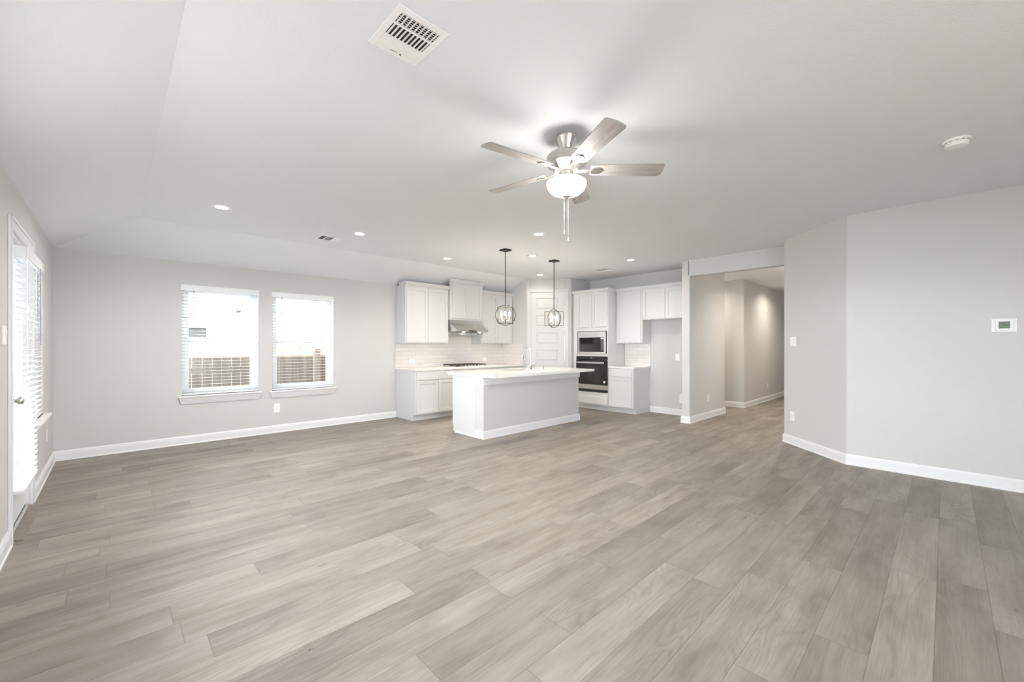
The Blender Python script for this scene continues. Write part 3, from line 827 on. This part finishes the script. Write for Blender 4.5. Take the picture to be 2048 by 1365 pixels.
# ------------------------------------------------------------------ ceiling fixtures
GR = 'recessed ceiling downlights'
def can(label, x, y, z=ZC, power=None, group=GR, col=(1.0, .89, .75)):
    t = thing('ceiling_light', label, 'downlight', (x, y, z), 0, group)
    MB().lathe([(.056, -.001), (.090, -.001), (.089, -.005), (.076, -.009), (.058, -.006)], 0, 0, 32, ring=True).build('trim_ring', M['plate'], t, smooth=True)
    MB().lathe([(0, -.0045), (.059, -.0045), (.059, -.001), (0, -.001)], 0, 0, 32).build('lens', M['lens'], t)
    L = bpy.data.lights.new('downlight', 'AREA'); L.shape = 'DISK'; L.size = .11; L.energy = P_CAN if power is None else power; L.color = col; L.spread = R(150)
    lo = bpy.data.objects.new('downlight', L); COL.objects.link(lo); lo.parent = t; lo.location = (0, 0, -.012)
    return t
can('recessed downlight nearest the patio door, left end of ceiling', .818, 5.279, power=8.0, col=(1.0, .96, .92))
can('recessed downlight beside the ceiling vent before the windows', 2.312, 5.290, power=3.0, col=(1.0, .96, .92))
can('recessed downlight in front of the range hood', 4.025, 5.778)
can('recessed downlight just left of the fan pull chains', 4.013, 3.683)
can('recessed downlight between the two pendant rods', 4.918, 4.655)
can('recessed downlight in front of the pantry door', 6.351, 5.798, power=1.1)
can('recessed downlight over the fridge alcove side, right end', 6.355, 3.716)
can('downlight of the hall, hidden above the opening', 8.6, 1.85, 2.75, P_HALL * .7, col=(1.0, .88, .74))
can('added unseen downlight brightening the passage beyond the hall corner', 9.2, 3.8, 2.75, P_HALL * .4, col=(1.0, .88, .74))  # added out of sight to brighten the passage wall
can('downlight of the hall, near its long wall', 11.1, 2.30, 2.75, P_HALL * .6, col=(1.0, .88, .74))

# vents
def slotgrid(t, x0, x1, y0, y1, mode, n, name):
    m = MB()
    for i in range(n):
        if mode == 'y':
            s = x0 + (x1 - x0) * (i + .5) / n; wdt = (x1 - x0) / n * .30
            m.loft([[(s - wdt, y, -.006), (s - wdt + .0015, y, -.006), (s + wdt, y, .006), (s + wdt - .0015, y, .006)] for y in (y0, y1)])
        else:
            s = y0 + (y1 - y0) * (i + .5) / n; wdt = (y1 - y0) / n * .30
            m.loft([[(x, s - wdt, -.006), (x, s - wdt + .0015, -.006), (x, s + wdt, .006), (x, s + wdt - .0015, .006)] for x in (x0, x1)])
    return m.build(name, M['plate'], t)
t = thing('ceiling_vent', 'large white square air vent near the front of ceiling', 'vent', (1.005, 1.759, ZC), 0, 'white ceiling air vents')
X0, X1, Y0, Y1 = -.128, .128, -.152, .152
m = MB()
def vplate(m, x0, x1, y0, y1): m.box(x0, x1, y0, y1, -.009, -.0005)
# three louvre banks along Y: two open, one closed
bx0, bx1 = -.098, .098
banks = [(-.118, -.050), (-.040, .040), (.050, .112)]
vplate(m, X0, bx0, Y0, Y1); vplate(m, bx1, X1, Y0, Y1); vplate(m, bx0, bx1, Y0, -.118); vplate(m, bx0, bx1, .112, Y1); vplate(m, bx0, bx1, -.050, -.040); vplate(m, bx0, bx1, .040, .050)
m.build('vent_frame', M['plate'], t, 0.002)
MB().box(bx0, bx1, banks[0][0], banks[2][1], -.0035, -.0006).build('duct_opening', M['gap'], t)
m = MB()
for i in range(10):
    xx = bx0 + (bx1 - bx0) * (i + .5) / 10
    m.loft([[(xx - .006, y, -.0085), (xx - .0045, y, -.0085), (xx + .0065, y, -.004), (xx + .005, y, -.004)] for y in banks[1]])
m.build('middle_louvres', M['plate'], t)
m = MB()
for i in range(5):
    yy = banks[0][0] + (banks[0][1] - banks[0][0]) * (i + .5) / 5
    m.loft([[(x, yy - .0045, -.0085), (x, yy - .003, -.0085), (x, yy + .0045, -.004), (x, yy + .003, -.004)] for x in (bx0, bx1)])
for i in range(9):
    xx = bx0 + (bx1 - bx0) * (i + .5) / 9
    m.box(xx - .0035, xx + .0035, banks[0][0], banks[0][1], -.0065, -.004)
m.build('far_louvres', M['plate'], t)
m = MB()
for i in range(5):
    yy = banks[2][0] + (banks[2][1] - banks[2][0]) * (i + .5) / 5
    m.loft([[(x, yy - .0066, -.006), (x, yy - .0066, -.0075), (x, yy + .0062, -.0085), (x, yy + .0062, -.007)] for x in (bx0, bx1)])
m.build('near_louvres', M['plate'], t)
MB().box(-.030, .005, .120, .123, -.0098, -.0088).box(.02, .028, .119, .124, -.014, -.0088).build('damper_lever', M['slot'], t)

def small_vent(label, x, y, sx, sy, grey_left=True):
    t = thing('ceiling_vent', label, 'vent', (x, y, ZC), 0, 'white ceiling air vents')
    a, b = sx / 2, sy / 2
    f = .028
    MB().box(-a, a, -b, -b + f, -.010, -.001).box(-a, a, b - f, b, -.010, -.001).box(-a, -a + f, -b + f, b - f, -.010, -.001).box(a - f, a, -b + f, b - f, -.010, -.001).box(-a * .36, -a * .30, -b + f, b - f, -.010, -.001).box(a * .30, a * .36, -b + f, b - f, -.010, -.001).build('vent_frame', M['plate'], t, 0.002)
    MB().box(-a + .004, a - .004, -b + .004, b - .004, -.003, -.0005).build('duct_opening', M['gap'], t)
    m = MB()
    for i in range(7):
        xx = -a + f + (a * .64 - f) * (i + .5) / 7
        m.loft([[(xx - .004, y, -.0085), (xx - .0025, y, -.0085), (xx + .004, y, -.0035), (xx + .0025, y, -.0035)] for y in (-b + f, b - f)])
    m.build('left_louvres', M['plate'], t)
    m = MB()
    for i in range(12):
        xx = -a * .30 + (a * .60) * (i + .5) / 12
        m.loft([[(xx - .004, y, -.0085), (xx - .0025, y, -.0085), (xx + .005, y, -.0045), (xx + .0035, y, -.0045)] for y in (-b + f, b - f)])
    m.build('middle_louvres', M['plate'], t)
    m = MB()
    for i in range(7):
        xx = a * .36 + (a * .64 - f) * (i + .5) / 7
        m.loft([[(xx + .006, y, -.0085), (xx + .0075, y, -.0085), (xx - .006, y, -.0045), (xx - .0075, y, -.0045)] for y in (-b + f, b - f)])
    m.build('right_louvres', M['plate'], t)
    return t
small_vent('small white air vent between two downlights before the windows', 2.110, 5.803, .30, .26)
small_vent('small white air vent near the oven wall, beside a downlight', 6.79, 4.56, .30, .30)

# smoke detector
t = thing('smoke_detector', 'round white smoke detector on ceiling above the right wall', 'smoke detector', (4.321, -.053, ZC))
MB().lathe([(0, 0), (.072, 0), (.072, -.010), (.068, -.016), (0, -.016)], 0, 0, 36).build('mounting_base', M['plate'], t, smooth=True)
MB().lathe([(.060, -.016), (.062, -.020), (.061, -.040), (.054, -.049), (.030, -.053), (0, -.053)], 0, 0, 36).build('detector_body', M['plate'], t, smooth=True)
m = MB()
for k in range(12):
    a0 = 2 * math.pi * k / 12
    m.loft([[((.0615) * math.cos(a0 + s), (.0615) * math.sin(a0 + s), -.0175), ((.0635) * math.cos(a0 + s), (.0635) * math.sin(a0 + s), -.0175), ((.0635) * math.cos(a0 + s), (.0635) * math.sin(a0 + s), -.020), ((.0615) * math.cos(a0 + s), (.0615) * math.sin(a0 + s), -.020)] for s in (-.12, 0, .12)])
m.build('sensor_slots', M['slot'], t)
MB().lathe([(0, -.052), (.012, -.052), (.012, -.056), (0, -.0565)], .022, .018, 16).build('test_button', M['plate'], t)

# pendants: crossed square and round wire frames around four candle bulbs
def pendant(label, x, y, rot):
    t = thing('pendant_light', label, 'pendant', (x, y, ZC), 0, 'wire cage pendants over the island')
    MB().box(-.065, .065, -.065, .065, -.022, 0).build('canopy', M['bronze'], t, 0.002)
    for sx, sy in ((-.03, -.03), (.03, .03)):
        MB().sphere((sx, sy, -.026), .006, seg=8, rings=6).build('canopy_screw', M['bronze'], t)
    zc = -1.000
    D = .152
    MB().tube([(0, 0, -.02), (0, 0, zc + D - .002)], .0065, 10).build('down_rod', M['bronze'], t)
    hw, hh = .158, .120
    for k in range(2):
        a = R(rot + 90 * k); c, s = math.cos(a), math.sin(a)
        q = [(-hw * c, -hw * s, zc - hh), (hw * c, hw * s, zc - hh), (hw * c, hw * s, zc + hh), (-hw * c, -hw * s, zc + hh)]
        m = MB()
        for i in range(4): m.tube([q[i], q[(i + 1) % 4]], .0048, 6)
        m.build('square_frame', M['bronze'], t)
        a = R(rot + 45 + 90 * k); c, s = math.cos(a), math.sin(a)
        MB().tube([(D * math.cos(2 * math.pi * j / 48) * c, D * math.cos(2 * math.pi * j / 48) * s, zc + D * math.sin(2 * math.pi * j / 48)) for j in range(48)], .0048, 6, closed=True).build('ring_frame', M['bronze'], t)
    MB().tube([(0, 0, zc + D), (0, 0, zc - D)], .006, 8).sphere((0, 0, zc - .07), .017, seg=12, rings=8).build('center_stem', M['nickel'], t)
    for k in range(4):
        a = R(rot + 45 + 90 * k); cx, cy = .062 * math.cos(a), .062 * math.sin(a)
        MB().tube([(0, 0, zc - .07), (cx * .6, cy * .6, zc - .085), (cx, cy, zc - .065)], .005, 6).lathe([(0, zc - .068), (.020, zc - .066), (.022, zc - .058), (0, zc - .058)], cx, cy, 12).build('lamp_arm', M['nickel'], t)
        MB().lathe([(0, zc - .058), (.0105, zc - .058), (.0105, zc - .005), (0, zc - .005)], cx, cy, 12).build('candle_sleeve', M['candle'], t)
        MB().lathe([(0, zc - .005), (.010, zc - .002), (.017, zc + .018), (.015, zc + .036), (.006, zc + .058), (0, zc + .066)], cx, cy, 12).build('bulb', M['bulb'], t, smooth=True)
    L = bpy.data.lights.new('pendant_glow', 'POINT'); L.energy = P_PEND; L.color = (1.0, .88, .70); L.shadow_soft_size = .06
    lo = bpy.data.objects.new('pendant_glow', L); COL.objects.link(lo); lo.parent = t; lo.location = (0, 0, zc + .02)
pendant('dark wire cage pendant over island, nearer and lower in view', 4.30, 4.635, 0)
pendant('dark wire cage pendant over island, in front of the pantry door', 5.455, 4.655, 45)

# ceiling fan
FX, FY = 2.280, 1.832
f = thing('ceiling_fan', 'brushed nickel ceiling fan with five grey wood blades and lit bowl', 'ceiling fan', (FX, FY, ZC))
MB().lathe([(0, 0), (.070, 0), (.070, -.012), (.067, -.018), (.061, -.032), (.051, -.055), (.043, -.078), (.040, -.090), (.033, -.098), (0, -.098)], 0, 0, 36).build('canopy', M['nickel'], f, smooth=True)
MB().tube([(0, 0, -.095), (0, 0, -.150)], .0125, 16).lathe([(0, -.100), (.022, -.100), (.022, -.106), (0, -.106)], 0, 0, 20).build('down_rod', M['nickel'], f, smooth=True)
MB().lathe([(0, -.134), (.030, -.136), (.118, -.139), (.133, -.141), (.138, -.146), (.138, -.196), (.133, -.203), (.112, -.212), (.088, -.238), (.082, -.246), (0, -.246)], 0, 0, 48).build('motor_housing', M['nickel'], f, smooth=True)
MB().lathe([(0, -.244), (.060, -.244), (.060, -.252), (.052, -.256), (.052, -.294), (.066, -.299), (.104, -.304), (.104, -.311), (0, -.312)], 0, 0, 36).build('light_fitter', M['nickel'], f, smooth=True)
MB().lathe([(.100, -.312), (.124, -.314), (.135, -.321), (.138, -.333), (.135, -.350), (.122, -.374), (.096, -.397), (.060, -.413), (.020, -.420), (0, -.421)], 0, 0, 48).build('light_bowl', M['bowl'], f, smooth=True)
MB().lathe([(0, -.412), (.030, -.414), (.030, -.422), (.018, -.428), (.012, -.438), (.008, -.444), (0, -.446)], 0, 0, 24).build('finial', M['nickel'], f, smooth=True)
bl = []
for k in range(5):
    psi = -117 + 72 * k
    r0, r1 = .175, .665
    pts = []
    for i in range(9):
        s = i / 8
        pts.append((r0 + (r1 - r0 - .02) * s, .056 + .014 * s))
    top = pts + [(r1 - .006, .062), (r1, .044), (r1 + .006, 0)]
    outline = [(x, y) for x, y in top] + [(x, -y) for x, y in reversed(top[:-1])]
    outline = [(r0 - .012, -.040), (r0 - .012, .040)] + outline
    o = MB().prism(outline, -.003, .003).build('fan_blade', M['blade'], f, 0.0012)
    o.location = (0, 0, -.238)
    o.rotation_euler = (R(-12), 0, R(psi))
    m = MB()
    m.prism([(.075, -.016), (.160, -.016), (.185, -.034), (.225, -.034), (.240, -.018), (.240, .018), (.225, .034), (.185, .034), (.160, .016), (.075, .016)], -.009, -.0035)
    m.prism([(.165, -.012), (.245, -.012), (.252, 0), (.245, .012), (.165, .012)], -.012, -.009)
    m.build('blade_bracket', M['nickel'], o, 0.0015)
for (dx, dy, zb) in ((-.010, .012, -.690), (.014, -.004, -.735)):
    m = MB().tube([(dx, dy, -.415), (dx, dy, zb + .03)], .0010, 6)
    m.lathe([(0, zb + .032), (.003, zb + .030), (.0055, zb + .010), (.0055, zb + .004), (0, zb)], dx, dy, 10)
    m.build('pull_chain', M['chain'], f)

for typ, pw in (('SPOT', P_FAN), ('POINT', P_FANUP)):
    L = bpy.data.lights.new('fan_lamp', typ); L.energy = pw; L.color = (1.0, .965, .925); L.shadow_soft_size = .11
    if typ == 'SPOT': L.spot_size = R(179); L.spot_blend = .15
    lo = bpy.data.objects.new('fan_lamp', L); COL.objects.link(lo); lo.parent = f; lo.location = (0, 0, -.47)

# floor debris
tag(MB().lathe([(0, 0), (.006, 0), (.004, .003), (0, .004)], 0.62, 1.93, 7).build('debris_speck', M['slot'], None), 'tiny dark speck of debris on floor planks, farther from camera', 'debris', 'specks of debris on the floor')
tag(MB().box(.578, .596, 1.360, 1.368, 0, .004).build('debris_chip', M['fencedark'], None), 'tiny chip of debris on floor planks, bottom left', 'debris', 'specks of debris on the floor')

# ------------------------------------------------------------------ outside
FYY = 9.0
t = thing('wood_fence', 'weathered wooden privacy fence beyond the back windows', 'fence', (0, FYY, -.45))
m = MB()
x = -9.0
while x < 9.0:
    h = 1.795 + random.uniform(-.006, .006)
    m.box(x, x + .140, 0, .018, .04, h)
    x += .1445
m.build('pickets', M['fence'], t)
for z in (.45, 1.30):
    MB().box(-9, 9, .018, .056, z, z + .09).build('rail', M['fencedark'], t)
for px in (-5.5, -3.0, -.55, 2.95 + .0, 5.4):
    MB().box(px, px + .12, -.10, -.01, 0, 1.93).build('fence_post', M['fencedark'], t)
t = thing('neighbor_house', 'pale sided house wall beyond the fence', 'house', (0, 12.0, -.45))
MB().box(-2.2, 16, 0, .3, .62, 6.5).build('siding_wall', M['siding'], t)
MB().box(-2.2, 16, -.03, .3, 0, .62).build('foundation', M['beige'], t)
MB().box(-2.2, 16, -.03, 0, 1.72, 1.86).build('trim_band', M['beige'], t)
MB().box(.70, 1.60, -.04, 0, 2.19, 2.25).box(.70, .74, -.04, 0, 1.98, 2.19).box(1.56, 1.60, -.04, 0, 1.98, 2.19).box(.70, 1.60, -.04, 0, 1.94, 1.98).build('window_frame', M['beige'], t)
MB().box(.74, 1.56, -.02, .0, 1.98, 2.19).build('window_pane', M['darkglass'], t)
MB().box(2.14, 2.24, -.06, 0, 2.60, 2.70).build('wall_fixture', M['darkglass'], t)
t = thing('patio_post', 'white square porch post outside the patio door', 'post', (-1.05, 7.4, -.12))
MB().box(-.07, .07, -.07, .07, 0, 3.1).build('post_shaft', M['vinyl'], t, 0.004)
MB().box(-.09, .09, -.09, .09, 0, .12).build('post_base', M['vinyl'], t, 0.004)
